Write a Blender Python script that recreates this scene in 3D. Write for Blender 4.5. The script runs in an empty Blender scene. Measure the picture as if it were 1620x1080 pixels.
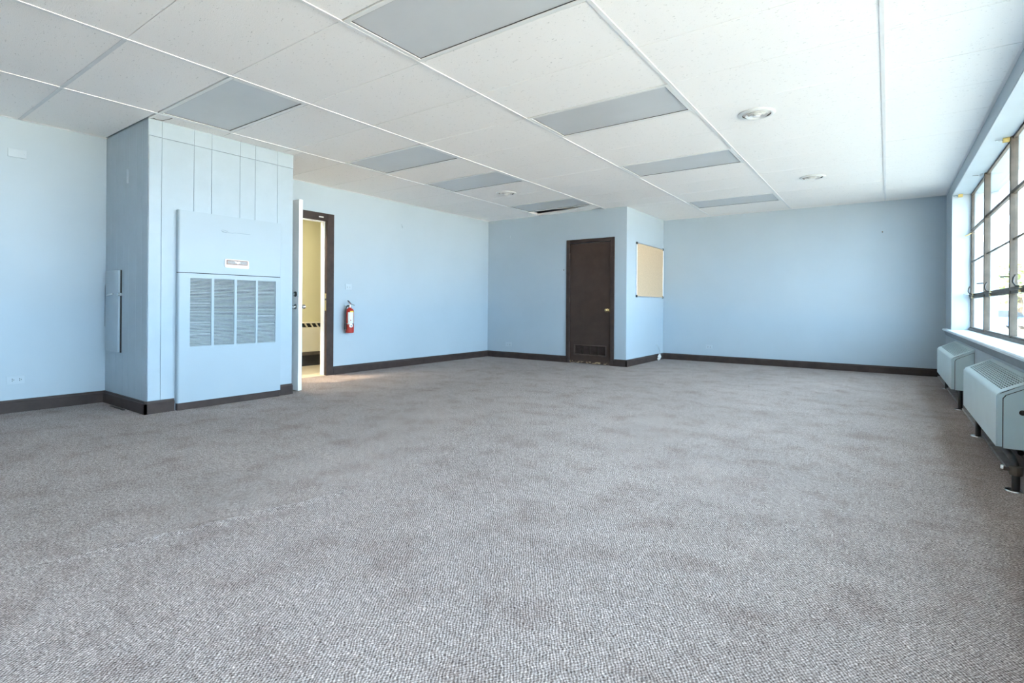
import bpy, bmesh, math, random
from mathutils import Vector, Matrix

R = math.radians
SC = bpy.context.scene
COL = SC.collection

# ------------------------------------------------------------------ camera
CAM_H = 0.9412
cam_data = bpy.data.cameras.new('camera')
cam = bpy.data.objects.new('camera', cam_data)
COL.objects.link(cam)
cam_data.sensor_fit = 'HORIZONTAL'
cam_data.sensor_width = 36.0
cam_data.lens = 828.8963 / 1620 * 36
cam_data.shift_y = -(540 - 483.6731) / 1620
cam_data.clip_start = 0.02
cam_data.clip_end = 500
cam.matrix_world = (Matrix.Translation((0, 0, CAM_H)) @ Matrix.Rotation(R(35.606), 4, 'Z')
                    @ Matrix.Rotation(R(90), 4, 'X') @ Matrix.Rotation(R(0.411), 4, 'Z'))
SC.camera = cam

# ------------------------------------------------------------------ light
W = bpy.data.worlds.new('sky')
SC.world = W
W.use_nodes = True
wb = W.node_tree.nodes['Background']
wb.inputs[0].default_value = (1.06, 1.45, 1.86, 1)
wb.inputs[1].default_value = 1.0

sun_d = bpy.data.lights.new('sun', 'SUN')
sun_d.energy = 15.0
sun_d.angle = R(0.53)
sun_d.color = (1.0, 0.91, 0.78)
sun = bpy.data.objects.new('sun', sun_d)
COL.objects.link(sun)
sun.location = (-20, -10, 30)
sun.rotation_euler = Vector((0.80, 0.60, -0.67)).to_track_quat('-Z', 'Y').to_euler()

vs = SC.view_settings
vs.view_transform = 'Standard'
vs.look = 'None'
vs.gamma = 1.0
vs.use_curve_mapping = False
vs.exposure = 3.3
SC.cycles.max_bounces = 12
SC.cycles.diffuse_bounces = 8
SC.cycles.sample_clamp_indirect = 8.0

# ------------------------------------------------------------------ room dimensions (metres)
XL, XR = -6.0704, 0.6569          # left wall, window wall
YO, YB = 9.3582, -3.0             # far wall, wall behind the photographer
ZC = 2.5098                       # ceiling
ZTOP = 2.95                       # roof
XK, YK1, YK2 = -5.0987, 1.8079, 3.1427   # panelled chase with the air handler
XN, YM = -3.3158, 7.7015          # closet
XO = 1.085                        # outer face of window wall
WY0, WY1 = -2.5, 8.6              # window opening
WZ0, WZ1 = 0.675, 2.379
S4, S2 = 1.2192, 0.6096
X1 = -0.0316                      # first main tee
Y0 = 3.6260                       # one cross joint


# ------------------------------------------------------------------ materials
def nt(name):
    m = bpy.data.materials.new(name)
    m.use_nodes = True
    return m, m.node_tree, m.node_tree.nodes['Principled BSDF']


def setp(b, **k):
    names = {'color': 'Base Color', 'rough': 'Roughness', 'metal': 'Metallic', 'spec': 'Specular IOR Level'}
    for a, v in k.items():
        b.inputs[names[a]].default_value = v


def noise(t, scale, detail=2.0, rough=0.5, vec=None):
    n = t.nodes.new('ShaderNodeTexNoise')
    n.inputs['Scale'].default_value = scale
    n.inputs['Detail'].default_value = detail
    n.inputs['Roughness'].default_value = rough
    if vec is not None:
        t.links.new(vec, n.inputs['Vector'])
    return n


def ramp(t, fac, stops):
    r = t.nodes.new('ShaderNodeValToRGB')
    e = r.color_ramp.elements
    while len(e) < len(stops):
        e.new(0.5)
    for i, (p, c) in enumerate(stops):
        e[i].position = p
        e[i].color = (c[0], c[1], c[2], 1) if hasattr(c, '__len__') else (c, c, c, 1)
    t.links.new(fac, r.inputs[0])
    return r


def position(t):
    return t.nodes.new('ShaderNodeNewGeometry').outputs['Position']


def bump(t, b, h, strength, dist):
    n = t.nodes.new('ShaderNodeBump')
    n.inputs['Strength'].default_value = strength
    n.inputs['Distance'].default_value = dist
    t.links.new(h, n.inputs['Height'])
    t.links.new(n.outputs[0], b.inputs['Normal'])
    return n


def math_node(t, op, a, b=None, c=None):
    n = t.nodes.new('ShaderNodeMath')
    n.operation = op
    for i, v in enumerate((a, b, c)):
        if v is None:
            continue
        if isinstance(v, (int, float)):
            n.inputs[i].default_value = v
        else:
            t.links.new(v, n.inputs[i])
    return n.outputs[0]


def mix_rgb(t, fac, a, b, mode='MIX'):
    n = t.nodes.new('ShaderNodeMix')
    n.data_type = 'RGBA'
    n.blend_type = mode
    for s, v in ((n.inputs[0], fac), (n.inputs[6], a), (n.inputs[7], b)):
        if isinstance(v, (int, float)):
            s.default_value = v
        elif isinstance(v, tuple):
            s.default_value = (v[0], v[1], v[2], 1)
        else:
            t.links.new(v, s)
    return n.outputs[2]


def painted(name, col, rough=0.55, var=0.06, vscale=3.0, bscale=180.0, bstr=0.15, bdist=0.0008, metal=0.0, spec=0.5):
    """paint or plastic with slight tone variation and a fine relief"""
    m, t, b = nt(name)
    setp(b, rough=rough, metal=metal, spec=spec)
    p = position(t)
    n = noise(t, vscale, 3, 0.55, p)
    lo = tuple(c * (1 - var) for c in col)
    hi = tuple(min(1, c * (1 + var)) for c in col)
    r = ramp(t, n.outputs[0], [(0.3, lo), (0.7, hi)])
    t.links.new(r.outputs[0], b.inputs['Base Color'])
    if bstr:
        n2 = noise(t, bscale, 2, 0.5, p)
        bump(t, b, n2.outputs[0], bstr, bdist)
    return m


M = {}
BLUE = (0.415, 0.495, 0.555)
PANEL = (0.365, 0.44, 0.495)
M['wall'] = painted('blue_wall_paint', BLUE, 0.6, 0.025, 1.2, 140, 0.12, 0.001)
M['panel'] = painted('blue_panel_paint', PANEL, 0.5, 0.03, 6, 220, 0.35, 0.001)
M['unit'] = painted('blue_metal_paint', (0.34, 0.412, 0.465), 0.42, 0.02, 2, 60, 0.03, 0.0005)
M['plate'] = painted('painted_plate', (0.455, 0.535, 0.59), 0.4, 0.02, 9, 100, 0.0)
M['heater'] = painted('pale_heater_enamel', (0.58, 0.71, 0.74), 0.32, 0.03, 4, 60, 0.03, 0.0005)
M['grille_dark'] = painted('dark_void', (0.03, 0.03, 0.03), 0.8, 0.2, 5, 50, 0)
M['fin'] = painted('grey_blue_fins', (0.43, 0.475, 0.50), 0.45, 0.07, 40, 60, 0)
M['coil'] = painted('dusty_coil', (0.10, 0.115, 0.125), 0.8, 0.2, 30, 60, 0)
M['white'] = painted('white_enamel', (0.80, 0.80, 0.78), 0.4, 0.02, 4, 80, 0.03, 0.0005)
M['tee'] = painted('white_tee_metal', (0.82, 0.81, 0.80), 0.4, 0.02, 4, 80, 0)
M['tee_grey'] = painted('shaded_grey_tee', (0.70, 0.70, 0.70), 0.5, 0.05, 6, 60, 0)  # greyer than the main tees: shade along the joint put into the colour
M['reveal'] = painted('pale_reveal_paint', (0.48, 0.55, 0.60), 0.6, 0.03, 2.5, 90, 0.1, 0.001)
M['sill'] = painted('pale_blue_sill_paint', (0.62, 0.70, 0.74), 0.4, 0.07, 6, 60, 0.1, 0.001)
M['apron'] = painted('shade_dark_apron_paint', (0.22, 0.265, 0.305), 0.5, 0.1, 8, 60, 0.1, 0.001)  # shade below the sill is put into this darker colour
M['brown'] = painted('dark_brown_paint', (0.048, 0.032, 0.028), 0.5, 0.22, 9, 70, 0.15, 0.001, 0.0, 0.25)
M['brown_cap'] = painted('worn_brown_paint', (0.085, 0.058, 0.05), 0.5, 0.3, 14, 70, 0.15, 0.001, 0.0, 0.25)
M['steel'] = painted('grey_brown_steel_paint', (0.085, 0.067, 0.050), 0.55, 0.25, 12, 90, 0.15, 0.001)
M['chrome'] = painted('worn_chrome', (0.62, 0.62, 0.60), 0.22, 0.05, 20, 60, 0, metal=1.0)
M['brass'] = painted('polished_brass', (0.78, 0.62, 0.34), 0.25, 0.08, 20, 60, 0, metal=1.0)
M['gold'] = painted('brass_bracket', (0.72, 0.55, 0.2), 0.35, 0.1, 20, 60, 0, metal=0.6)
M['black'] = painted('black_iron', (0.018, 0.016, 0.015), 0.5, 0.3, 20, 90, 0.1, 0.001)
M['rubber'] = painted('black_rubber', (0.02, 0.02, 0.02), 0.55, 0.1, 20, 60, 0)
M['red'] = painted('red_enamel', (0.42, 0.03, 0.02), 0.25, 0.06, 8, 60, 0)
M['paper'] = painted('white_label', (0.78, 0.77, 0.72), 0.5, 0.02, 8, 60, 0)
M['yellow'] = painted('yellow_label', (0.8, 0.55, 0.05), 0.5, 0.02, 8, 60, 0)
M['cream'] = painted('cream_hall_paint', (0.60, 0.55, 0.33), 0.6, 0.03, 2, 120, 0.05, 0.001)
M['cream_metal'] = painted('cream_enamel', (0.70, 0.64, 0.48), 0.4, 0.03, 3, 120, 0.0)
M['hall_floor'] = painted('beige_vinyl_floor', (0.56, 0.50, 0.38), 0.4, 0.08, 5, 60, 0.05, 0.001)
M['curb'] = painted('bare_grey_curb', (0.26, 0.25, 0.24), 0.8, 0.25, 12, 60, 0.3, 0.002)
M['nail'] = painted('rusty_nail', (0.12, 0.06, 0.03), 0.6, 0.1, 30, 60, 0)
M['concrete'] = painted('pale_concrete', (0.52, 0.46, 0.39), 0.8, 0.1, 0.4, 8, 0.1, 0.01)
M['asphalt'] = painted('bounce_toned_asphalt', (0.37, 0.31, 0.24), 0.9, 0.15, 0.8, 20, 0.2, 0.01)  # tone set by how much light should bounce onto the ceiling
M['outer'] = painted('pale_outer_render', (0.72, 0.72, 0.70), 0.8, 0.05, 0.8, 30, 0.1, 0.005)
M['bark'] = painted('tree_bark', (0.12, 0.085, 0.06), 0.9, 0.3, 5, 30, 0.4, 0.02)
M['leaf'] = painted('tree_leaves', (0.22, 0.30, 0.10), 0.7, 0.45, 1.4, 10, 0.4, 0.05)
M['car_blue'] = painted('blue_car_paint', (0.06, 0.12, 0.25), 0.25, 0.03, 2, 20, 0)
M['car_white'] = painted('white_car_paint', (0.7, 0.7, 0.72), 0.25, 0.03, 2, 20, 0)
M['car_glass'] = painted('dark_car_glass', (0.03, 0.04, 0.05), 0.1, 0.03, 2, 20, 0)
M['cork'] = painted('tan_cork', (0.56, 0.42, 0.28), 0.8, 0.08, 60, 320, 0.3, 0.001)
M['alu'] = painted('brushed_aluminium', (0.62, 0.64, 0.66), 0.35, 0.05, 20, 60, 0, metal=0.9)
M['diffuser'] = painted('grey_prismatic_acrylic', (0.62, 0.63, 0.635), 0.35, 0.03, 3, 700, 0.2, 0.001)
M['sign_grey'] = painted('grey_display_strip', (0.32, 0.30, 0.29), 0.4, 0.3, 160, 60, 0)
M['sign_edge'] = painted('copper_display_edge', (0.25, 0.12, 0.08), 0.4, 0.1, 30, 60, 0)


def carpet():
    m, t, b = nt('loop_pile_carpet')
    setp(b, rough=0.95, spec=0.1)
    p = position(t)
    sx = t.nodes.new('ShaderNodeSeparateXYZ')
    # wobble the rows a little so that they are not ruler straight
    wob = noise(t, 18, 3, 0.6, p)
    vadd = t.nodes.new('ShaderNodeVectorMath')
    vadd.operation = 'MULTIPLY_ADD'
    t.links.new(wob.outputs['Color'], vadd.inputs[0])
    vadd.inputs[1].default_value = (0.026, 0.026, 0)
    t.links.new(p, vadd.inputs[2])
    t.links.new(vadd.outputs[0], sx.inputs[0])
    k = 2 * math.pi / 0.0108
    u = math_node(t, 'MULTIPLY', sx.outputs[0], k)
    v = math_node(t, 'MULTIPLY', sx.outputs[1], k * 0.70)
    c1 = math_node(t, 'COSINE', math_node(t, 'ADD', u, v))
    c2 = math_node(t, 'COSINE', math_node(t, 'SUBTRACT', u, v))
    h = math_node(t, 'ADD', c1, math_node(t, 'MULTIPLY', c2, 0.65))
    fz = noise(t, 120, 3, 0.75, p)
    h = math_node(t, 'MULTIPLY_ADD', math_node(t, 'SUBTRACT', fz.outputs[0], 0.5), 9.0, h)
    hn = math_node(t, 'MULTIPLY_ADD', h, 0.21, 0.5)
    loops = ramp(t, hn, [(0.0, (0.06, 0.045, 0.042)), (0.38, (0.275, 0.222, 0.203)), (0.62, (0.385, 0.32, 0.297)), (1.0, (0.74, 0.65, 0.61))])
    # tufts that lie over in different directions, wear, stains: several sizes of soft clouds
    tuft = noise(t, 34, 4, 0.7, p)
    tuft_r = ramp(t, tuft.outputs[0], [(0.30, 0.76), (0.70, 1.20)])
    big = noise(t, 0.9, 4, 0.6, p)
    big_r = ramp(t, big.outputs[0], [(0.32, 0.90), (0.68, 1.07)])
    mid = noise(t, 4.2, 4, 0.6, p)
    mid_r = ramp(t, mid.outputs[0], [(0.28, (0.80, 0.76, 0.75)), (0.50, (1, 1, 1)), (0.8, (1.08, 1.08, 1.09))])
    c = mix_rgb(t, 1.0, loops.outputs[0], big_r.outputs[0], 'MULTIPLY')
    c = mix_rgb(t, 1.0, c, mid_r.outputs[0], 'MULTIPLY')
    c = mix_rgb(t, 1.0, c, tuft_r.outputs[0], 'MULTIPLY')
    t.links.new(c, b.inputs['Base Color'])
    bump(t, b, hn, 0.5, 0.004)
    return m


def ceiling_tile():
    m, t, b = nt('fissured_ceiling_tile')
    setp(b, rough=0.9, spec=0.15)
    p = position(t)
    st = t.nodes.new('ShaderNodeMapping')
    st.inputs['Scale'].default_value = (1.0, 2.2, 1.0)
    st.inputs['Rotation'].default_value = (0, 0, 0.5)
    t.links.new(p, st.inputs['Vector'])
    n = noise(t, 42, 3, 0.6, st.outputs[0])
    pit = ramp(t, n.outputs[0], [(0.305, 0.0), (0.35, 1.0)])
    n3 = noise(t, 160, 2, 0.6, p)
    col = mix_rgb(t, pit.outputs[0], (0.66, 0.635, 0.61), (0.93, 0.90, 0.87))
    t.links.new(col, b.inputs['Base Color'])
    hh = math_node(t, 'MULTIPLY_ADD', pit.outputs[0], 0.7, n3.outputs[0])
    bump(t, b, hh, 0.35, 0.003)
    return m


def brown_door():
    """dark brown door paint with tan chips where it scrapes the carpet"""
    m, t, b = nt('scuffed_brown_door_paint')
    setp(b, rough=0.45, spec=0.25)
    p = position(t)
    n = noise(t, 6, 3, 0.6, p)
    base = ramp(t, n.outputs[0], [(0.3, (0.048, 0.030, 0.024)), (0.7, (0.064, 0.041, 0.033))])
    sp = t.nodes.new('ShaderNodeSeparateXYZ')
    t.links.new(p, sp.inputs[0])
    low = math_node(t, 'LESS_THAN', sp.outputs[2], 0.038)
    n2 = noise(t, 22, 3, 0.6, p)
    chip = math_node(t, 'MULTIPLY', math_node(t, 'GREATER_THAN', n2.outputs[0], 0.52), low)
    c = mix_rgb(t, chip, base.outputs[0], (0.42, 0.32, 0.2))
    t.links.new(c, b.inputs['Base Color'])
    n3 = noise(t, 320, 2, 0.5, p)
    bump(t, b, n3.outputs[0], 0.3, 0.001)
    return m


def window_glass(name='clear_window_glass', tint=(0.97, 0.99, 0.98)):
    m = bpy.data.materials.new(name)
    m.use_nodes = True
    t = m.node_tree
    for n in list(t.nodes):
        t.nodes.remove(n)
    out = t.nodes.new('ShaderNodeOutputMaterial')
    tr = t.nodes.new('ShaderNodeBsdfTransparent')
    tr.inputs[0].default_value = (*tint, 1)
    gl = t.nodes.new('ShaderNodeBsdfGlossy')
    gl.inputs['Roughness'].default_value = 0.02
    fr = t.nodes.new('ShaderNodeFresnel')
    fr.inputs[0].default_value = 1.35
    mx = t.nodes.new('ShaderNodeMixShader')
    sc = math_node(t, 'MULTIPLY', fr.outputs[0], 0.45)
    t.links.new(sc, mx.inputs[0])
    t.links.new(tr.outputs[0], mx.inputs[1])
    t.links.new(gl.outputs[0], mx.inputs[2])
    t.links.new(mx.outputs[0], out.inputs[0])
    return m


def added_glow():
    m, t, b = nt('added_lamp_glow')
    b.inputs['Emission Color'].default_value = (1, 0.8, 0.55, 1)
    b.inputs['Emission Strength'].default_value = 1.2
    return m


M['carpet'] = carpet()
M['tile'] = ceiling_tile()
M['door'] = brown_door()
M['glass'] = window_glass()
M['glow'] = added_glow()
M['dim_glass'] = window_glass('added_dim_glass', (0.26, 0.245, 0.22))  # dark tint added to weaken the sun through the hall pane


# ------------------------------------------------------------------ mesh helpers
class MB:
    """collects shapes into one bmesh, in world coordinates"""

    def __init__(self):
        self.b = bmesh.new()

    def box(self, x0, x1, y0, y1, z0, z1, bev=0.0, seg=1):
        t = bmesh.new()
        bmesh.ops.create_cube(t, size=1)
        for v in t.verts:
            v.co = Vector(((x0 + x1) / 2 + v.co.x * (x1 - x0), (y0 + y1) / 2 + v.co.y * (y1 - y0),
                           (z0 + z1) / 2 + v.co.z * (z1 - z0)))
        if bev:
            bmesh.ops.bevel(t, geom=t.edges[:], offset=bev, segments=seg, affect='EDGES', profile=0.5)
        return self.add(t)

    def add(self, t, mat=None):
        me = bpy.data.meshes.new('tmp')
        if mat is not None:
            t.transform(mat)
        t.to_mesh(me)
        t.free()
        self.b.from_mesh(me)
        bpy.data.meshes.remove(me)
        return self

    def obox(self, c, size, rot, bev=0.0, seg=1):
        """box of a size, centred on c, turned by a rotation matrix"""
        t = bmesh.new()
        bmesh.ops.create_cube(t, size=1)
        for v in t.verts:
            v.co = Vector((v.co.x * size[0], v.co.y * size[1], v.co.z * size[2]))
        if bev:
            bmesh.ops.bevel(t, geom=t.edges[:], offset=bev, segments=seg, affect='EDGES', profile=0.5)
        return self.add(t, Matrix.Translation(c) @ rot.to_4x4())

    def tube(self, pts, r, n=10, cap=True):
        """round tube along points; r is one radius or one per point"""
        pts = [Vector(p) for p in pts]
        rs = r if hasattr(r, '__len__') else [r] * len(pts)
        rings = []
        up = None
        for i, p in enumerate(pts):
            d = (pts[min(i + 1, len(pts) - 1)] - pts[max(i - 1, 0)]).normalized()
            if up is None:
                up = Vector((0, 0, 1)) if abs(d.z) < 0.9 else Vector((1, 0, 0))
            s = d.cross(up).normalized()
            up = s.cross(d).normalized()
            rings.append([self.b.verts.new(p + (s * math.cos(a) + up * math.sin(a)) * rs[i])
                          for a in [2 * math.pi * k / n for k in range(n)]])
        for a, c in zip(rings, rings[1:]):
            for k in range(n):
                self.b.faces.new((a[k], a[(k + 1) % n], c[(k + 1) % n], c[k]))
        if cap:
            self.b.faces.new(rings[0][::-1])
            self.b.faces.new(rings[-1])
        return self

    def lathe(self, prof, mat, n=32, close=False):
        """profile of (radius, height) turned about z, placed by a matrix"""
        rings = []
        for r, h in prof:
            if r < 1e-6:
                rings.append([self.b.verts.new(mat @ Vector((0, 0, h)))])
            else:
                rings.append([self.b.verts.new(mat @ Vector((r * math.cos(a), r * math.sin(a), h)))
                              for a in [2 * math.pi * k / n for k in range(n)]])
        pairs = list(zip(rings, rings[1:]))
        if close:
            pairs.append((rings[-1], rings[0]))
        for a, c in pairs:
            for k in range(n):
                q = [a[k % len(a)], a[(k + 1) % len(a)], c[(k + 1) % len(c)], c[k % len(c)]]
                u = []
                for v in q:
                    if v not in u:
                        u.append(v)
                if len(u) > 2:
                    self.b.faces.new(u)
        return self

    def prism(self, poly, axis, a, c):
        """polygon in the two other axes, extruded along axis from a to c"""
        def pt(q, w):
            return {'x': (w, q[0], q[1]), 'y': (q[0], w, q[1]), 'z': (q[0], q[1], w)}[axis]
        v0 = [self.b.verts.new(pt(q, a)) for q in poly]
        v1 = [self.b.verts.new(pt(q, c)) for q in poly]
        self.b.faces.new(v0)
        self.b.faces.new(v1[::-1])
        n = len(poly)
        for k in range(n):
            self.b.faces.new((v0[k], v1[k], v1[(k + 1) % n], v0[(k + 1) % n]))
        return self

    def mesh(self, name, mat, origin=(0, 0, 0), smooth=None):
        bmesh.ops.recalc_face_normals(self.b, faces=self.b.faces[:])
        me = bpy.data.meshes.new(name)
        self.b.transform(Matrix.Translation(-Vector(origin)))
        self.b.to_mesh(me)
        self.b.free()
        me.materials.append(mat)
        if smooth:
            for p in me.polygons:
                p.use_smooth = True
            me.set_sharp_from_angle(angle=R(smooth))
        return me

    def build(self, name, mat, parent=None, smooth=None, origin=None):
        o0 = ORI.get(parent.name, (0, 0, 0)) if parent is not None else (origin or (0, 0, 0))
        o = bpy.data.objects.new(name, self.mesh(name, mat, o0, smooth))
        COL.objects.link(o)
        if parent is not None:
            o.parent = parent
            ORI[o.name] = o0
        else:
            o.location = o0
            ORI[o.name] = o0
        return o


ORI = {}


def tag(o, label=None, cat=None, group=None, kind=None):
    for k, v in (('label', label), ('category', cat), ('group', group), ('kind', kind)):
        if v:
            o[k] = v
    return o


def thing(name, label, cat, loc, group=None, kind=None):
    o = bpy.data.objects.new(name, None)
    o.empty_display_size = 0.1
    COL.objects.link(o)
    o.location = loc
    ORI[o.name] = tuple(loc)
    return tag(o, label, cat, group, kind)


def inst(name, me, parent, world_loc, rot=None):
    """an object that shares mesh data, under a parent, at a place in the world"""
    o = bpy.data.objects.new(name, me)
    COL.objects.link(o)
    o.parent = parent
    o.location = Vector(world_loc) - Vector(ORI[parent.name])
    if rot:
        o.rotation_euler = rot
    return o


def copy_tree(src, parent=None):
    c = src.copy()
    COL.objects.link(c)
    c.parent = parent
    for ch in list(src.children):
        copy_tree(ch, c)
    return c


def struct(name, mb, mat, label, cat, parent=None, smooth=None):
    o = mb.build(name, mat, parent, smooth)
    if parent is None:
        tag(o, label, cat, None, 'structure')
    return o


random.seed(7)

# ================================================================== THE SETTING
# ---- floor: carpet with one raised wrinkle
def frange(a, b, s):
    n = max(1, round((b - a) / s))
    return [a + (b - a) * i / n for i in range(n + 1)]


RA, RB = Vector((-2.47, 0.57)), Vector((-2.20, 1.71))      # the wrinkle's two ends on the floor
xs = frange(XL, -2.62, 0.12)[:-1] + frange(-2.62, -2.06, 0.006)[:-1] + frange(-2.06, XR, 0.12)
ys = frange(YB, 0.0, 0.12)[:-1] + frange(0.0, 2.4, 0.012)[:-1] + frange(2.4, YO, 0.12)
bm = bmesh.new()
grid = []
for y in ys:
    row = []
    for x in xs:
        d = RB - RA
        s = ((x - RA.x) * d.x + (y - RA.y) * d.y) / d.length_squared
        w = ((x - RA.x) * d.y - (y - RA.y) * d.x) / d.length
        f = max(0.0, min(1.0, (s + 0.15) / 0.3)) * max(0.0, min(1.0, (1.12 - s) / 0.25))
        z = f * (0.0045 * math.exp(-(w / 0.028) ** 2) - 0.002 * math.exp(-((w - 0.05) / 0.025) ** 2))
        row.append(bm.verts.new((x, y, max(z, -0.004))))
    grid.append(row)
for j in range(len(ys) - 1):
    for i in range(len(xs) - 1):
        bm.faces.new((grid[j][i], grid[j][i + 1], grid[j + 1][i + 1], grid[j + 1][i]))
mb = MB()
mb.b.free()
mb.b = bm
floor = struct('floor', mb, M['carpet'], 'worn brown grey loop pile carpet covering the whole room floor', 'carpet', smooth=60)
struct('floor_slab', MB().box(-7.6, XO, YB - 0.2, YO + 0.2, -0.20, -0.012), M['concrete'],
       'concrete slab under the carpet and the hall', 'floor')

# ---- walls
struct('wall_left', MB().box(XL - 0.10, XL, YB, 3.33, 0, ZTOP).box(XL - 0.10, XL, 4.24, YO + 0.1, 0, ZTOP)
       .box(XL - 0.10, XL, 3.33, 4.24, 2.068, ZTOP), M['wall'],
       'pale blue plaster wall with the open white door and fire extinguisher', 'wall')
struct('wall_back', MB().box(XL - 0.1, XO, YO, YO + 0.15, 0, ZTOP), M['wall'],
       'pale blue plain far wall between closet and windows', 'wall')
struct('wall_front', MB().box(XL, XO, YB - 0.15, YB, 0, ZTOP), M['wall'],
       'pale blue wall behind the photographer', 'wall')
mb = MB().box(XR, XO, YB, YO, 0, WZ0 - 0.02).box(XR, XO, YB, YO, WZ1, ZTOP)
mb.box(XR, XO, WY1, YO, WZ0 - 0.02, WZ1).box(XR, XO, YB, WY0, WZ0 - 0.02, WZ1)
wr = struct('wall_right', mb, M['wall'], 'pale blue window wall above the heaters', 'wall')
# white plaster lining of the deep window opening
mb = MB().box(XR + 0.002, XO + 0.01, WY1 - 0.008, WY1 + 0.001, WZ0, WZ1).box(XR + 0.002, XO + 0.01, WY0 - 0.001, WY0 + 0.008, WZ0, WZ1)
mb.box(XR + 0.002, XO + 0.01, WY0, WY1, WZ1 - 0.008, WZ1 + 0.001)
mb.build('reveal_lining', M['reveal'], wr)

# closet in the far left corner
DX0, DX1, DZ = -4.327, -3.578, 1.988
mb = MB().box(XL, DX0, YM, YM + 0.1, 0, ZC + 0.012).box(DX1, XN, YM, YM + 0.1, 0, ZC + 0.012).box(DX0, DX1, YM, YM + 0.1, DZ, ZC + 0.012)
mb.box(XN - 0.1, XN, YM + 0.1, YO, 0, ZC + 0.012).box(DX0 - 0.05, DX1 + 0.05, YM + 0.1, YM + 0.12, 0, DZ + 0.05)
struct('wall_closet', mb, M['wall'], 'pale blue closet walls holding the brown louvred door and pin board', 'wall')

# panelled chase
core = struct('wall_chase', MB().box(XL, XK - 0.008, YK1 + 0.008, YK2, 0, ZTOP), M['panel'],
              'pale blue panelled chase with the air handler set into its front', 'wall')
HB = 2.369        # underside of the header board
gy = [YK1, 1.912, 2.171, 2.323, 2.585, 2.735, 2.967, YK2]
for a, c in zip(gy, gy[1:]):
    MB().box(XK - 0.008, XK, a + 0.0012, c - 0.0012, 0, HB - 0.003, 0.0016).build('panel', M['panel'], core)
    MB().box(XK - 0.008, XK + 0.003, a + 0.0008, c - 0.0008, HB, ZC, 0.0012).build('header_board', M['panel'], core)
gx = [XL, -5.93, -5.79, -5.62, -5.50, -5.34, -5.22, XK]
for a, c in zip(gx, gx[1:]):
    MB().box(a + 0.001, c - (0.001 if c < XK else 0), YK1, YK1 + 0.008, 0, ZC, 0.0012).build('panel', M['panel'], core)

struct('roof', MB().box(-7.7, XO + 0.02, YB - 0.2, YO + 0.2, ZTOP, ZTOP + 0.12), M['grille_dark'],
       'dark roof deck above the hung ceiling', 'roof')

struct('added_upper_storeys', MB().box(-7.7, XO + 0.02, YB - 0.2, YO + 0.2, ZTOP + 0.12, 11.0), M['outer'],  # unseen storeys added so their shadow covers the ground by the windows
       'unseen upper storeys added above the room to shade the ground outside', 'wall')

# ---- hall beyond the open door
struct('floor_hall', MB().box(-7.36, XL - 0.002, 1.3, 6.6, -0.012, 0.0), M['hall_floor'], 'beige vinyl floor of the hall', 'floor')
struct('wall_hall', MB().box(-7.5, -7.36, 1.2, 1.9, 0, ZTOP).box(-7.5, -7.36, 3.6, 6.7, 0, ZTOP).box(-7.5, -7.36, 1.9, 3.6, 0, 0.86)
       .box(-7.5, -7.36, 1.9, 3.6, 1.74, ZTOP).box(-7.36, XL - 0.1, 1.2, 1.3, 0, ZTOP).box(-7.36, XL - 0.1, 6.6, 6.7, 0, ZTOP), M['cream'], 'cream yellow wall of the hall seen through the doorway', 'wall')
struct('ceiling_hall', MB().box(-7.36, XL - 0.1, 1.3, 6.6, 2.52, 2.56), M['white'], 'white ceiling of the hall', 'ceiling')

w2 = thing('window_2', 'hall window beside the convector, out of view, tint added to dim the sun', 'window', (-7.43, 2.75, 0.86), None, 'structure')
mb = MB().box(-7.46, -7.42, 1.9, 3.6, 0.86, 0.90).box(-7.46, -7.42, 1.9, 3.6, 1.70, 1.74).box(-7.46, -7.42, 1.9, 1.94, 0.90, 1.70).box(-7.46, -7.42, 3.56, 3.6, 0.90, 1.70)
mb.build('frame', M['steel'], w2)
MB().box(-7.442, -7.438, 1.94, 3.56, 0.90, 1.70).build('pane', M['dim_glass'], w2)

# ---- hung ceiling: tees and tiles
ceil = thing('ceiling', 'white hung ceiling of fissured tiles between long metal tees', 'ceiling', (-3, 3, ZC), None, 'structure')
XT = [X1 - S4 * k for k in range(5)]
cols = [(X1, XR)] + [(X1 - S4 * (k + 1), X1 - S4 * k) for k in range(4)] + [(XL, X1 - S4 * 4)]
ty = [Y0 + S2 * k for k in range(-11, 10)]
rows = [(max(a, YB), min(a + S2, YO)) for a in ty if min(a + S2, YO) - max(a, YB) > 0.03]


def cell(y):
    """the ceiling row that holds y"""
    return next(r for r in rows if r[0] <= y < r[1])


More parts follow.
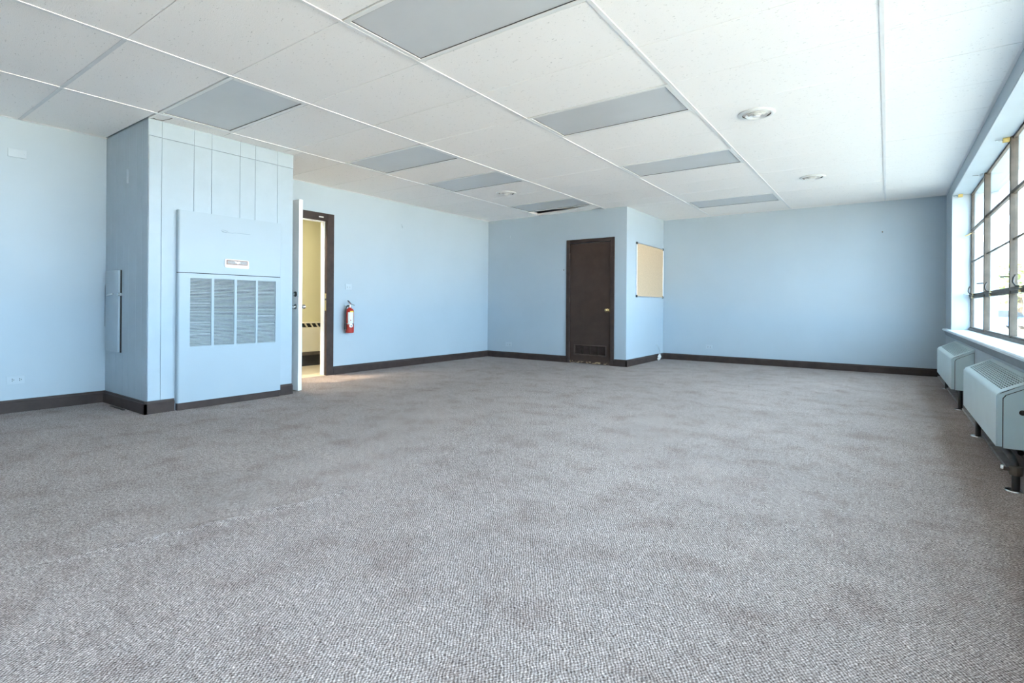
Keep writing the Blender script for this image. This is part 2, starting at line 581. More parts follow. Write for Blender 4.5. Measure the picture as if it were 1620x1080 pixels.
light_cells = {}
for c_i, mids in ((2, (2.1, 3.9, 5.75, 8.2)), (4, (2.1, 3.9, 5.1, 6.97))):
    for y in mids:
        light_cells[(c_i, cell(y))] = True
gap_cell = (4, cell(7.5))
tile_mesh = {}
TH = 0.016
for ci, (xa, xb) in enumerate(cols):
    for r in rows:
        if (ci, r) in light_cells or (ci, r) == gap_cell:
            continue
        pieces = [(xa, xb, r[0], r[1])]
        if ci == 5:      # cut round the chase and the closet
            if r[1] > YK1 and r[0] < YK2:
                pieces = []
                if r[0] < YK1:
                    pieces.append((xa, xb, r[0], YK1))
                if r[1] > YK2:
                    pieces.append((xa, xb, YK2, r[1]))
                pieces.append((XK, xb, max(r[0], YK1), min(r[1], YK2)))
        if ci >= 3:
            q = []
            for (a, b_, c_, d_) in pieces:
                if d_ <= YM + 0.01:
                    q.append((a, b_, c_, d_))
                elif c_ < YM:
                    q.append((a, b_, c_, YM))
                    if b_ > XN:
                        q.append((max(a, XN), b_, YM, d_))
                elif b_ > XN:
                    q.append((max(a, XN), b_, c_, d_))
            pieces = q
        for (a, b_, c_, d_) in pieces:
            g = 0.0013 + random.random() * 0.0012
            w, l = round(b_ - a, 4), round(d_ - c_ - 2 * g, 4)
            if w < 0.02 or l < 0.02:
                continue
            key = (w, round(l, 3))
            if key not in tile_mesh:
                tile_mesh[key] = MB().box(-w / 2, w / 2, -l / 2, l / 2, 0, TH, 0.0015).mesh('tile', M['tile'])
            inst('tile', tile_mesh[key], ceil, ((a + b_) / 2, (c_ + d_) / 2, ZC + random.random() * 0.0012),
                 (random.uniform(-1, 1) * 0.0012, random.uniform(-1, 1) * 0.0006, 0))

# the lifted, sagging tile in front of the closet: one loose board with its near edge up in the void
xa, xb = cols[4][0] + 0.02, cols[4][1] - 0.03
bm = bmesh.new()
N = 16
top, bot = [], []
for i in range(N + 1):
    s = i / N
    near = 7.292 + 0.27 * (1 - s) ** 0.8 + 0.05 * math.sin(math.pi * s)
    far = YM - 0.004 - 0.10 * max(0, (s - 0.80) / 0.2) - 0.05 * max(0, (0.10 - s) / 0.1)
    zz = ZC + 0.003
    for lst, dz in ((bot, 0), (top, TH)):
        lst.append((bm.verts.new((xa + (xb - xa) * s, near, zz + dz)),
                    bm.verts.new((xa + (xb - xa) * s, far, zz + dz))))
for i in range(N):
    for lst in (bot, top):
        bm.faces.new((lst[i][0], lst[i + 1][0], lst[i + 1][1], lst[i][1]))
    for e in (0, 1):
        bm.faces.new((bot[i][e], bot[i + 1][e], top[i + 1][e], top[i][e]))
for i in (0, N):
    bm.faces.new((bot[i][0], bot[i][1], top[i][1], top[i][0]))
mb = MB()
mb.b.free()
mb.b = bm
lt = mb.build('sagging_tile', M['tile'], ceil)
lt['label'] = 'loose tile lifted open, dark gap beside it'

for k, x in enumerate(XT):
    y1 = YM if x < XN - 0.02 else YO
    MB().box(x - 0.012, x + 0.012, YB, y1, ZC - 0.0035, ZC + 0.001).box(x - 0.0015, x + 0.0015, YB, y1, ZC + 0.001, ZC + 0.035).build('main_tee', M['tee'], ceil)
# wider exposed cross tees in the near left rows
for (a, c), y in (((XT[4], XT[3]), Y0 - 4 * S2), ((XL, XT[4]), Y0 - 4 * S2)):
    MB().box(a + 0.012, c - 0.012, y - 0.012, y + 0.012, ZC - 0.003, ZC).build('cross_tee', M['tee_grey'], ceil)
# wall angles
for q in ((XL, XL + 0.02, YB, YK1), (XL, XL + 0.02, YK2, YM), (XR - 0.02, XR, YB, YO)):
    MB().box(*q, ZC - 0.003, ZC - 0.0005).build('wall_angle', M['tee'], ceil)
for q in ((XN, XR, YO - 0.02, YO),):
    MB().box(*q, ZC - 0.003, ZC - 0.0005).build('wall_angle', M['tee'], ceil)

# ---- baseboards
def base_profile(sgn=1):
    return [(0, 0), (0.020 * sgn, 0), (0.020 * sgn, 0.088), (0.014 * sgn, 0.092), (0.010 * sgn, 0.106), (0, 0.108)]


def baseboard(name, label, runs):
    """runs: (axis, wall coordinate, outward sign, start, end)"""
    mb = MB()
    for ax, w, sg, a, c in runs:
        mb.prism([(w + p[0] * sg, p[1]) for p in base_profile()], 'y' if ax == 'y' else 'x', a, c)
    return struct(name, mb, M['brown'], label, 'baseboard')


baseboard('baseboard_left', 'dark brown baseboard along the left wall beside the doorway',
          [('y', XL, 1, YB, YK1 + 0.0), ('y', XL, 1, 4.337, YM)])
baseboard('baseboard_chase', 'dark brown baseboard wrapped round the panelled chase',
          [('x', YK1, -1, XL + 0.0, XK + 0.020), ('y', XK, 1, YK1 - 0.020, 2.018), ('y', XK, 1, 2.992, YK2)])
baseboard('baseboard_closet', 'dark brown baseboard round the closet corner',
          [('x', YM, -1, XL, -4.387), ('x', YM, -1, -3.515, XN + 0.020), ('y', XN, 1, YM - 0.020, YO)])
baseboard('baseboard_back', 'dark brown baseboard along the far wall', [('x', YO, -1, XN, XR)])
baseboard('baseboard_right', 'dark brown baseboard under the heaters on the window wall', [('y', XR, -1, YB, YO)])
struct('trim_1', MB().box(0.572, 0.637, YB, YO - 0.02, 0, 0.018, 0.004), M['curb'],
       'bare grey floor strip along the window wall under the heaters', 'floor strip')

# ---- white entrance door, its brown frame
trim = thing('trim_2', 'dark brown frame of the doorway to the hall', 'door frame', (XL, 3.8, 0), None, 'structure')
MB().box(XL, XL + 0.016, 4.24, 4.337, 0, 2.148, 0.003).build('casing', M['brown'], trim)
MB().box(XL, XL + 0.016, 3.235, 3.33, 0, 2.148, 0.003).build('casing', M['brown'], trim)
MB().box(XL, XL + 0.0155, 3.33, 4.24, 2.058, 2.148, 0.003).build('head_casing', M['brown'], trim)
MB().box(XL - 0.030, XL + 0.018, 4.225, 4.242, 0, 2.064, 0.002).build('jamb', M['brown'], trim)
MB().box(XL - 0.030, XL + 0.018, 3.329, 3.345, 0, 2.064, 0.002).build('jamb', M['brown'], trim)
MB().box(XL - 0.030, XL + 0.018, 3.345, 4.225, 2.048, 2.066, 0.002).build('head_jamb', M['brown'], trim)
MB().box(XL - 0.108, XL - 0.030, 4.215, 4.241, 0, 2.062, 0.002).build('stop', M['white'], trim)
MB().box(XL - 0.108, XL - 0.030, 3.329, 3.352, 0, 2.062, 0.002).build('stop', M['white'], trim)
MB().box(XL - 0.108, XL - 0.030, 3.352, 4.215, 2.038, 2.065, 0.002).build('head_stop', M['white'], trim)
MB().box(XL - 0.022, XL + 0.004, 4.2225, 4.2255, 0.86, 1.00, 0.0005).box(XL - 0.022, XL + 0.004, 4.2225, 4.2255, 1.02, 1.09, 0.0005).build('strike_plate', M['brass'], trim)
MB().box(XL + 0.0155, XL + 0.019, 4.10, 4.17, 2.085, 2.100, 0.001).build('sticker', M['paper'], trim)

door = thing('door_1', 'white flush door standing wide open beside the chase', 'door', (XL + 0.02, 3.31, 0.0), None, 'structure')
DH = 2.075
dm = MB().box(XL + 0.012, -5.160, 3.252, 3.297, 0.010, DH, 0.002)
leaf = dm.build('leaf', M['white'], door)
for z, kind in ((0.915, 'knob'), (1.052, 'deadbolt')):
    for sg, y in ((-1, 3.252), (1, 3.297)):
        if kind == 'deadbolt' and sg > 0:
            continue
        mt = Matrix.Translation((-5.215, y, z)) @ Matrix.Rotation(R(90) * (1 if sg < 0 else -1), 4, 'X')
        if kind == 'knob':
            k = MB().lathe([(0, 0), (0.030, 0), (0.030, 0.006), (0.013, 0.010), (0.012, 0.030), (0.020, 0.036), (0.027, 0.048),
                            (0.026, 0.060), (0.016, 0.067), (0, 0.069)], mt, 24).build('knob', M['chrome'], door, 40)
        else:
            d = MB().lathe([(0, 0), (0.028, 0), (0.026, 0.012), (0.012, 0.014), (0, 0.014)], mt, 24).build('deadbolt', M['black'], door, 40)
            MB().box(-5.2205, -5.2095, 3.2225, 3.240, z - 0.012, z + 0.012, 0.003).build('thumb_turn', M['chrome'], d)
MB().box(-5.1605, -5.1585, 3.262, 3.287, 0.885, 0.945, 0.0005).box(-5.1605, -5.149, 3.269, 3.280, 0.907, 0.923, 0.001).build('latch_plate', M['chrome'], door)
MB().box(-5.1605, -5.1585, 3.262, 3.287, 1.025, 1.080, 0.0005).build('bolt_plate', M['chrome'], door)
for z in (0.25, 1.05, 1.85):
    MB().tube([(XL + 0.014, 3.322, z - 0.045), (XL + 0.014, 3.322, z + 0.045)], 0.008, 10).build('hinge', M['chrome'], door)

# ---- brown closet door
cd = thing('door_2', 'dark brown closet door with a louvred vent and brass knob', 'door', ((DX0 + DX1) / 2, YM, 0), None, 'structure')
ct = thing('trim_3', 'dark brown casing round the closet door', 'door frame', ((DX0 + DX1) / 2 + 0.01, YM, 0), None, 'structure')
MB().box(-4.387, DX0, YM - 0.018, YM, 0, 2.047, 0.004).build('casing', M['brown'], ct)
MB().box(DX1, -3.515, YM - 0.018, YM, 0, 2.047, 0.004).build('casing', M['brown'], ct)
MB().box(DX0, DX1, YM - 0.0175, YM, DZ, 2.047, 0.004).build('head_casing', M['brown'], ct)
MB().box(DX1 - 0.012, DX1 + 0.001, YM - 0.016, YM + 0.06, 0, DZ, 0.001).build('jamb', M['brown'], ct)
MB().box(DX0 - 0.001, DX0 + 0.006, YM - 0.016, YM + 0.06, 0, DZ, 0.001).build('jamb', M['brown'], ct)
SX0, SX1, SY = DX0 + 0.008, DX1 - 0.016, YM + 0.004
VX0, VX1, VZ0, VZ1 = -4.222, -3.672, 0.155, 0.292
mb = MB().box(SX0, VX0, SY, SY + 0.04, 0.008, DZ - 0.004).box(VX1, SX1, SY, SY + 0.04, 0.008, DZ - 0.004)
mb.box(VX0, VX1, SY, SY + 0.04, 0.008, VZ0).box(VX0, VX1, SY, SY + 0.04, VZ1, DZ - 0.004)
mb.build('leaf', M['door'], cd)
vent = MB().box(VX0 - 0.018, VX1 + 0.018, SY - 0.010, SY, VZ1, VZ1 + 0.018, 0.003).box(VX0 - 0.018, VX1 + 0.018, SY - 0.010, SY, VZ0 - 0.018, VZ0, 0.003) \
    .box(VX0 - 0.018, VX0, SY - 0.010, SY, VZ0, VZ1, 0.003).box(VX1, VX1 + 0.018, SY - 0.010, SY, VZ0, VZ1, 0.003).build('vent_frame', M['brown_cap'], cd)
MB().box(VX0, VX1, SY + 0.036, SY + 0.039, VZ0, VZ1).build('vent_back', M['grille_dark'], vent)
for i in range(1, 4):
    x = VX0 + (VX1 - VX0) * i / 4
    MB().box(x - 0.005, x + 0.005, SY - 0.006, SY + 0.02, VZ0, VZ1, 0.001).build('vent_bar', M['brown'], vent)
nsl = 11
sl = MB().obox((0, 0, 0), (VX1 - VX0, 0.020, 0.0025), Matrix.Rotation(R(-38), 3, 'X')).mesh('louvre_slat', M['brown_cap'])
for i in range(nsl):
    inst('louvre_slat', sl, vent, ((VX0 + VX1) / 2, SY + 0.012, VZ0 + (VZ1 - VZ0) * (i + 0.5) / nsl))
mt = Matrix.Translation((-3.640, SY, 0.880)) @ Matrix.Rotation(R(90), 4, 'X')
MB().lathe([(0, 0), (0.031, 0), (0.030, 0.006), (0.014, 0.010), (0.012, 0.028), (0.021, 0.034), (0.028, 0.046), (0.026, 0.058), (0.015, 0.066), (0, 0.068)], mt, 24).build('knob', M['brass'], cd, 40)
MB().box(-3.598, -3.580, SY - 0.010, SY + 0.004, 0.850, 0.910, 0.002).build('strike_plate', M['brass'], cd)
for z in (0.30, 1.05, 1.78):
    MB().tube([(DX0 + 0.006, YM - 0.016, z - 0.045), (DX0 + 0.006, YM - 0.016, z + 0.045)], 0.007, 10).build('hinge', M['brown_cap'], cd)
MB().box(SX0 + 0.02, SX0 + 0.09, SY - 0.002, SY + 0.001, 0.86, 0.92, 0.0005).build('patch_plate', M['door'], cd)

# ---- windows: one long steel window wall
FX0, FX1 = 0.822, 0.862            # inner and outer face of the steel frame
my = [8.592, 7.36, 5.94, 4.53, 3.12, 1.71, 0.30, -1.11, -2.492]
bz = [0.69, 1.10, 1.525, 1.91, 2.371]
win = thing('window_1', 'long steel framed multi pane window above the heaters', 'window', (0.84, 3.0, 0.69), None, 'structure')
MB().box(FX0, FX1, my[-1], my[0], 0.675, 0.708, 0.002).box(FX0 + 0.01, FX1, my[-1], my[0], 0.708, 0.722, 0.002).build('sill_frame', M['steel'], win)
MB().box(FX0 + 0.015, FX1, my[-1], my[0], 2.352, 2.371, 0.002).build('head_frame', M['steel'], win)
mull = {}
for i, y in enumerate(my):
    w = 0.016 if i in (0, len(my) - 1) else 0.020
    x0 = FX0 + (0.018 if i in (0, len(my) - 1) else 0)
    yy = y - w if i == 0 else y + w if i == len(my) - 1 else y
    MB().box(x0, FX1 + 0.01, yy - w, yy + w, 0.69, 2.371, 0.003).build('mullion', M['steel'], win)
for i in range(len(my) - 1):
    a, c = my[i + 1] + 0.020, my[i] - (0.032 if i == 0 else 0.020)
    thin = 0.008 if i == 0 else 0.014
    MB().box(FX0 + 0.006, FX1, a, c, bz[1] - 0.030, bz[1] - 0.004, 0.002).box(FX0, FX1 - 0.005, a, c, bz[1] - 0.004, bz[1] + 0.024, 0.003).build('transom', M['steel'], win)
    MB().box(FX0 + 0.022, FX1, a, c, bz[2] - 0.007, bz[2] + 0.007, 0.002).build('glazing_bar', M['steel'], win)
    MB().box(FX0 + 0.010, FX1, a, c, bz[3] - thin, bz[3] + thin, 0.002).build('transom', M['steel'], win)
    for z0, z1 in ((0.715, bz[1] - 0.022), (bz[1] + 0.016, bz[2]), (bz[2], bz[3]), (bz[3], 2.36)):
        key = (round(c - a, 3), z0)
        if key not in mull:
            mull[key] = MB().box(-0.002, 0.002, -(c - a) / 2 - 0.01, (c - a) / 2 + 0.01, z0 - (z0 + z1) / 2, z1 - (z0 + z1) / 2).mesh('pane', M['glass'])
        inst('pane', mull[key], win, (FX1 - 0.012, (a + c) / 2, (z0 + z1) / 2))
    # cam handle on the transom, white foot and dark curved grip; short stay pins on the mullion
    yh = (a * 0.35 + c * 0.65)
    h = MB().box(FX0 - 0.016, FX0 + 0.002, yh - 0.03, yh + 0.03, bz[1] + 0.004, bz[1] + 0.022, 0.003).box(FX0 - 0.014, FX0 + 0.002, yh + 0.02, yh + 0.05, bz[1] - 0.030, bz[1] - 0.006, 0.003).build('latch', M['brass'], win)
    MB().tube([(FX0 - 0.012, yh, bz[1] + 0.018), (FX0 - 0.034, yh + 0.010, bz[1] + 0.022), (FX0 - 0.046, yh + 0.022, bz[1] + 0.050),
               (FX0 - 0.040, yh + 0.030, bz[1] + 0.085), (FX0 - 0.028, yh + 0.034, bz[1] + 0.105)], [0.006, 0.006, 0.006, 0.007, 0.008], 8).build('handle', M['black'], h, 60)
    MB().tube([(FX0 - 0.002, my[i + 1], bz[1] + 0.115), (FX0 - 0.055, my[i + 1] + 0.004, bz[1] + 0.112)], 0.006, 8).build('stay_pin', M['black'], win)
    MB().box(FX0 - 0.012, FX0 + 0.002, my[i + 1] - 0.008, my[i + 1] + 0.008, bz[2] + 0.12, bz[2] + 0.20, 0.002).build('stay_bracket', M['chrome'], win)
MB().tube([(FX0 + 0.018, 8.556, bz[3] - 0.03), (FX0 - 0.02, 8.55, bz[3] - 0.055), (FX0 - 0.045, 8.55, bz[3] - 0.065)], 0.007, 8).build('stay_pin', M['brass'], win)
MB().tube([(FX0 + 0.018, 8.556, bz[1] + 0.03), (FX0 - 0.02, 8.55, bz[1] + 0.022), (FX0 - 0.055, 8.55, bz[1] + 0.020)], 0.006, 8).build('stay_pin', M['chrome'], win)

sill = struct('window_sill', MB().prism([(0.604, 0.658), (0.604, 0.672), (0.612, 0.680), (FX0 + 0.004, 0.680), (FX0 + 0.004, 0.655), (0.615, 0.655)], 'y', YB, 9.12)
              .box(FX0, XO + 0.04, WY0, WY1, 0.650, 0.676), M['sill'], 'pale blue window sill running above the heaters', 'window sill')
sill['kind'] = 'structure'
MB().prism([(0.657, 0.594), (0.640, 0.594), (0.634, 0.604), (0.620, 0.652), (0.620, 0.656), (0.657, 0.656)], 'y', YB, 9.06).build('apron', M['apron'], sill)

# ================================================================== THINGS
# ---- ceiling lights (off): white flange, grey lens
LW, LL = S4 - 0.026, S2 - 0.012
fr = MB()
fw = 0.030
for q in ((-LW / 2, LW / 2, -LL / 2, -LL / 2 + fw), (-LW / 2, LW / 2, LL / 2 - fw, LL / 2), (-LW / 2, -LW / 2 + fw, -LL / 2 + fw, LL / 2 - fw), (LW / 2 - fw, LW / 2, -LL / 2 + fw, LL / 2 - fw)):
    fr.box(*q, -0.003, 0.010, 0.0015)
fr_me = fr.mesh('lens_frame', M['white'])
gask = MB()
for q in ((-LW / 2 + fw, LW / 2 - fw, -LL / 2 + fw, -LL / 2 + fw + 0.004), (-LW / 2 + fw, LW / 2 - fw, LL / 2 - fw - 0.004, LL / 2 - fw),
          (-LW / 2 + fw, -LW / 2 + fw + 0.004, -LL / 2 + fw + 0.004, LL / 2 - fw - 0.004), (LW / 2 - fw - 0.004, LW / 2 - fw, -LL / 2 + fw + 0.004, LL / 2 - fw - 0.004)):
    gask.box(*q, 0.001, 0.009)
gk_me = gask.mesh('shadow_gap', M['rubber'])
ln_me = MB().box(-LW / 2 + fw + 0.004, LW / 2 - fw - 0.004, -LL / 2 + fw + 0.004, LL / 2 - fw - 0.004, 0.004, 0.009).mesh('lens', M['diffuser'])
hs_me = MB().box(-LW / 2 + 0.01, LW / 2 - 0.01, -LL / 2 + 0.01, LL / 2 - 0.01, 0.011, 0.11, 0.004).mesh('housing', M['fin'])
where = {(2, 2.1): 'largest grey light panel at the top, cut by the picture edge', (2, 3.9): 'grey ceiling light panel directly behind the largest one, left of the round vent',
         (2, 5.75): 'grey ceiling light panel third back in the row leading to the pin board', (2, 8.2): 'smallest grey ceiling light panel near the plain far wall',
         (4, 2.1): 'grey ceiling light panel just above the panelled chase', (4, 3.9): 'grey ceiling light panel second along the row from the chase, above the open doorway',
         (4, 5.1): 'grey ceiling light panel just before the small round vent on the left', (4, 6.97): 'grey ceiling light panel beside the dark gap of the loose tile'}
for (ci, r) in light_cells:
    cy = (r[0] + r[1]) / 2
    lab = next(v for (c2, y), v in where.items() if c2 == ci and r[0] <= y < r[1])
    xa, xb = cols[ci]
    o = thing('ceiling_light', lab, 'ceiling light', ((xa + xb) / 2, cy, ZC), 'flat grey ceiling light panels')
    for n, me in (('housing', hs_me), ('lens_frame', fr_me), ('shadow_gap', gk_me), ('lens', ln_me)):
        inst(n, me, o, o.location)

# ---- round ceiling diffusers
dm = Matrix.Identity(4)
d_parts = {
    'flange': MB().lathe([(0.138, -0.001), (0.139, -0.005), (0.120, -0.014), (0.107, -0.012), (0.107, 0.004), (0.112, 0.006)], dm, 48).mesh('flange', M['white'], smooth=35),
    'throat': MB().lathe([(0.1055, -0.008), (0.1055, 0.06), (0.09, 0.07), (0, 0.07)], dm, 40).mesh('throat', M['grille_dark'], smooth=35),
    'outer_ring': MB().lathe([(0.082, -0.016), (0.084, -0.017), (0.072, -0.004), (0.069, -0.004)], dm, 40, True).mesh('outer_ring', M['white'], smooth=35),
    'inner_ring': MB().lathe([(0.054, -0.021), (0.056, -0.022), (0.044, -0.008), (0.041, -0.008)], dm, 40, True).mesh('inner_ring', M['white'], smooth=35),
    'centre_cone': MB().lathe([(0, -0.028), (0.016, -0.027), (0.029, -0.023), (0.026, -0.018), (0.008, 0.006), (0.006, 0.034), (0, 0.034)], dm, 32).mesh('centre_cone', M['white'], smooth=35)}
for x, y, lab in ((-0.869, 4.590, 'large round white ceiling vent nearest, right of the light panels'), (-0.735, 7.190, 'round white ceiling vent farther back toward the plain far wall'),
                  (-4.315, 5.868, 'small round white ceiling vent on the left between two light panels')):
    o = thing('ceiling_vent', lab, 'ceiling vent', (x, y, ZC), 'round ceiling vents')
    for n, me in d_parts.items():
        inst(n, me, o, (x, y, ZC))

# ---- air handler in the chase
UX = -5.053
ah = thing('air_handler', 'tall pale blue air handler cabinet with a four part fin grille', 'air conditioner', (-5.08, 2.505, 0))
UY0, UY1 = 2.027, 2.986
GY = [(2.127, 2.309), (2.332, 2.517), (2.540, 2.725), (2.745, 2.930)]
GZ0, GZ1 = 0.558, 1.171


def rounded_panel(y0, y1, z0, z1, rad=0.020):
    """panel seen from +x with a rounded left edge"""
    poly = [(XK + 0.0006, y0), (UX - rad, y0)]
    poly += [(UX - rad + rad * math.sin(a), y0 + rad - rad * math.cos(a)) for a in [math.pi / 2 * k / 6 for k in range(1, 7)]]
    poly += [(UX, y1 - 0.006), (UX - 0.006, y1), (XK + 0.0006, y1)]
    return poly


up = MB().prism(rounded_panel(UY0, UY1, 0, 0), 'z', 1.219, 1.766).build('upper_panel', M['unit'], ah, 30)
poly = rounded_panel(UY0, GY[0][0], 0, 0)
poly = poly[:-3] + [(UX, GY[0][0]), (XK + 0.0006, GY[0][0])]
mb = MB().prism(poly, 'z', 0.064, 1.212)
mb.box(XK + 0.0006, UX, GY[3][1], UY1, 0.064, 1.212, 0.0)
for (a, c), (d, e) in zip(GY, GY[1:]):
    mb.box(XK + 0.0006, UX, c, d, GZ0, GZ1)
mb.box(XK + 0.0006, UX, GY[0][0], GY[3][1], 0.064, GZ0).box(XK + 0.0006, UX, GY[0][0], GY[3][1], GZ1, 1.212)
lowp = mb.build('lower_panel', M['unit'], ah, 30)
MB().box(XK + 0.0006, UX - 0.006, UY0 + 0.006, UY1 - 0.004, 1.212, 1.219).build('panel_joint', M['grille_dark'], ah)
NF = 46
bent = {0: (8, 16, 29), 1: (), 2: (17,), 3: (14, 20)}
for gi, (a, c) in enumerate(GY):
    mb = MB()
    for k in range(NF):
        z = GZ0 + (GZ1 - GZ0) * (k + 0.5) / NF
        if k in bent[gi]:
            # a fin pushed out of line leaves a dark slit
            mb.obox((UX - 0.016, (a + c) / 2, z - 0.002), (0.013, c - a, 0.0012), Matrix.Rotation(R(55), 3, 'Y'))
            continue
        jig = random.uniform(-4, 4)
        mb.obox((UX - 0.009, (a + c) / 2, z), (0.0135, c - a, 0.0014), Matrix.Rotation(R(38 + jig), 3, 'Y') @ Matrix.Rotation(R(random.uniform(-.1, .1)), 3, 'X'))
    g = mb.build('fin_grille', M['fin'], ah)
    g['kind'] = 'stuff'
    MB().box(UX - 0.026, UX - 0.0235, a, c, GZ0, GZ1).build('grille_back', M['coil'], ah)
ds = MB()
poly = []
for cx_, cz, a0 in ((2.636, 1.346, 0), (2.436, 1.350, 90), (2.440, 1.300, 180), (2.638, 1.292, 270)):
    rr = 0.013 if a0 != 180 else 0.018
    for k in range(5):
        an = R(a0 + 90 * k / 4)
        poly.append((cx_ + rr * math.cos(an), cz + rr * math.sin(an)))
ds = MB().prism(poly, 'x', UX - 0.002, UX + 0.010).build('display', M['white'], ah)
MB().box(UX + 0.009, UX + 0.012, 2.436, 2.636, 1.311, 1.354, 0.001).build('display_edge', M['sign_edge'], ds)
MB().box(UX + 0.0115, UX + 0.0135, 2.444, 2.628, 1.318, 1.347, 0.0005).build('display_strip', M['sign_grey'], ds)
em = [(2.505, 1.345), (2.523, 1.344), (2.536, 1.340), (2.548, 1.344), (2.560, 1.341), (2.563, 1.331), (2.555, 1.326), (2.549, 1.331), (2.543, 1.319),
      (2.536, 1.321), (2.530, 1.328), (2.520, 1.331), (2.514, 1.337)]
MB().prism(em, 'x', UX + 0.013, UX + 0.016).build('emblem', M['white'], ds)
sc_pts = [(350, 364.5), (352, 363.7), (356, 364.2), (361, 365.8), (358, 367), (353, 367), (350.5, 365.3), (355, 367.2), (362, 367.8), (368, 369), (372, 368.3), (380, 369.3), (388, 370.3), (396, 371)]


def px_on_x(px, py, X):
    """a point of the photograph's air handler front, on the plane x = X"""
    F, CY, yaw, ro = 828.8963, 483.6731, R(35.606), R(-0.411)
    x, y = (px - 810) / F, (py - CY) / F
    x, y = x * math.cos(ro) - y * math.sin(ro), x * math.sin(ro) + y * math.cos(ro)
    d = Vector((x * math.cos(yaw) - math.sin(yaw), x * math.sin(yaw) + math.cos(yaw), -y))
    return Vector((0, 0, CAM_H)) + d * (X / d.x)


MB().tube([px_on_x(a, c, UX + 0.0004) for a, c in sc_pts], 0.0016, 5).build('scratch', M['apron'], up)
MB().box(XK + 0.0006, UX - 0.006, UY0 + 0.004, UY1 - 0.002, 0, 0.064, 0.002).build('plinth', M['brown'], ah)

# ---- access panel and trim piece on the chase's side
ap = thing('access_panel', 'tall narrow blue access panel with silver latch on chase side', 'access panel', (-5.82, YK1, 0.495))
AY = YK1 - 0.028
MB().box(-5.985, -5.664, AY, YK1, 0.495, 1.238, 0.004, 2).build('door', M['panel'], ap, 40)
MB().box(-5.664, -5.657, YK1 - 0.012, YK1, 0.490, 1.243, 0.001).build('edge_shadow', M['black'], ap)  # black strip standing in for the shadow beside the panel's edge
lt = MB().tube([(-5.90, AY - 0.010, 1.010), (-5.86, AY - 0.016, 1.012), (-5.80, AY - 0.012, 1.020), (-5.775, AY - 0.002, 1.026)], [0.008, 0.008, 0.007, 0.006], 10).build('latch', M['chrome'], ap, 50)
MB().box(-5.684, -5.650, AY - 0.004, YK1 - 0.002, 1.005, 1.035, 0.003).build('catch', M['chrome'], ap)
MB().tube([(-5.985, AY + 0.006, 1.13), (-6.00, AY + 0.004, 1.10), (-6.015, AY + 0.008, 0.95), (-6.03, AY + 0.012, 0.72)], 0.003, 6).build('pull_wire', M['chrome'], ap)
st = MB().box(-5.540, -5.512, YK1 - 0.010, YK1, 2.010, 2.138, 0.003).build('wall_strip', M['plate'], None, None, (-5.526, YK1, 2.01))
tag(st, 'short upright pale strip fixed high on the chase side', 'wall strip')
st = MB().box(-5.76, -5.45, 1.752, 1.772, 0, 0.006, 0.001).build('wood_strip', M['brown'], None, None, (-5.6, 1.762, 0))
tag(st, 'short dark wooden strip lying on carpet at the chase foot', 'wood strip')
wl = MB().tube([(-5.060, 1.830, ZC - 0.002), (-5.040, 1.850, ZC - 0.014), (-5.010, 1.885, ZC - 0.016), (-4.965, 1.915, ZC - 0.006), (-4.925, 1.925, ZC - 0.003)], 0.0022, 6).build('ceiling_wire', M['steel'], None, None, (-4.99, 1.88, ZC))
tag(wl, 'thin wire loop hanging from the ceiling tee at chase corner', 'wire')


# ---- wall plates
def plate(name, label, cat, axis, wall, sg, u0, u1, z0, z1, kind, mat='plate'):
    """a plate on a wall; axis is the wall's own axis, sg its outward sign"""
    base = (wall, (u0 + u1) / 2, z0) if axis == 'y' else ((u0 + u1) / 2, wall, z0)
    o = thing(name, label, cat, base)

    def bx(mb, a, c, z_0, z_1, d0, d1, bev=0.0):
        lo, hi = sorted((wall + sg * d0, wall + sg * d1))
        return mb.box(lo, hi, a, c, z_0, z_1, bev) if axis == 'y' else mb.box(a, c, lo, hi, z_0, z_1, bev)
    bx(MB(), u0, u1, z0, z1, 0, 0.007, 0.002).build('cover', M[mat], o)
    w, h = u1 - u0, z1 - z0
    if kind == 'outlet':
        for f in (0.30, 0.70):
            c = u0 + w * f
            r = bx(MB(), c - 0.017, c + 0.017, z0 + h * 0.5 - 0.015, z0 + h * 0.5 + 0.015, 0.006, 0.009, 0.002).build('socket', M[mat], o)
            mb = MB()
            bx(mb, c - 0.002, c + 0.003, z0 + h * 0.5 + 0.003, z0 + h * 0.5 + 0.011, 0.0085, 0.0095)
            bx(mb, c - 0.002, c + 0.003, z0 + h * 0.5 - 0.011, z0 + h * 0.5 - 0.003, 0.0085, 0.0095)
            bx(mb, c + 0.008, c + 0.013, z0 + h * 0.5 - 0.003, z0 + h * 0.5 + 0.003, 0.0085, 0.0095)
            mb.build('slots', M['black'], r)
    elif kind == 'switch':
        for f in (0.33, 0.70):
            c = u0 + w * f
            bx(MB(), c - 0.006, c + 0.006, z0 + h * 0.42 - 0.010, z0 + h * 0.42 + 0.010, 0.006, 0.013, 0.002).build('toggle', M['fin'], o)
    else:
        for f in (0.12, 0.88):
            c = u0 + w * f
            bx(MB(), c - 0.003, c + 0.003, z0 + h * 0.5 - 0.003, z0 + h * 0.5 + 0.003, 0.006, 0.008, 0.001).build('screw', M[mat], o)
    return o


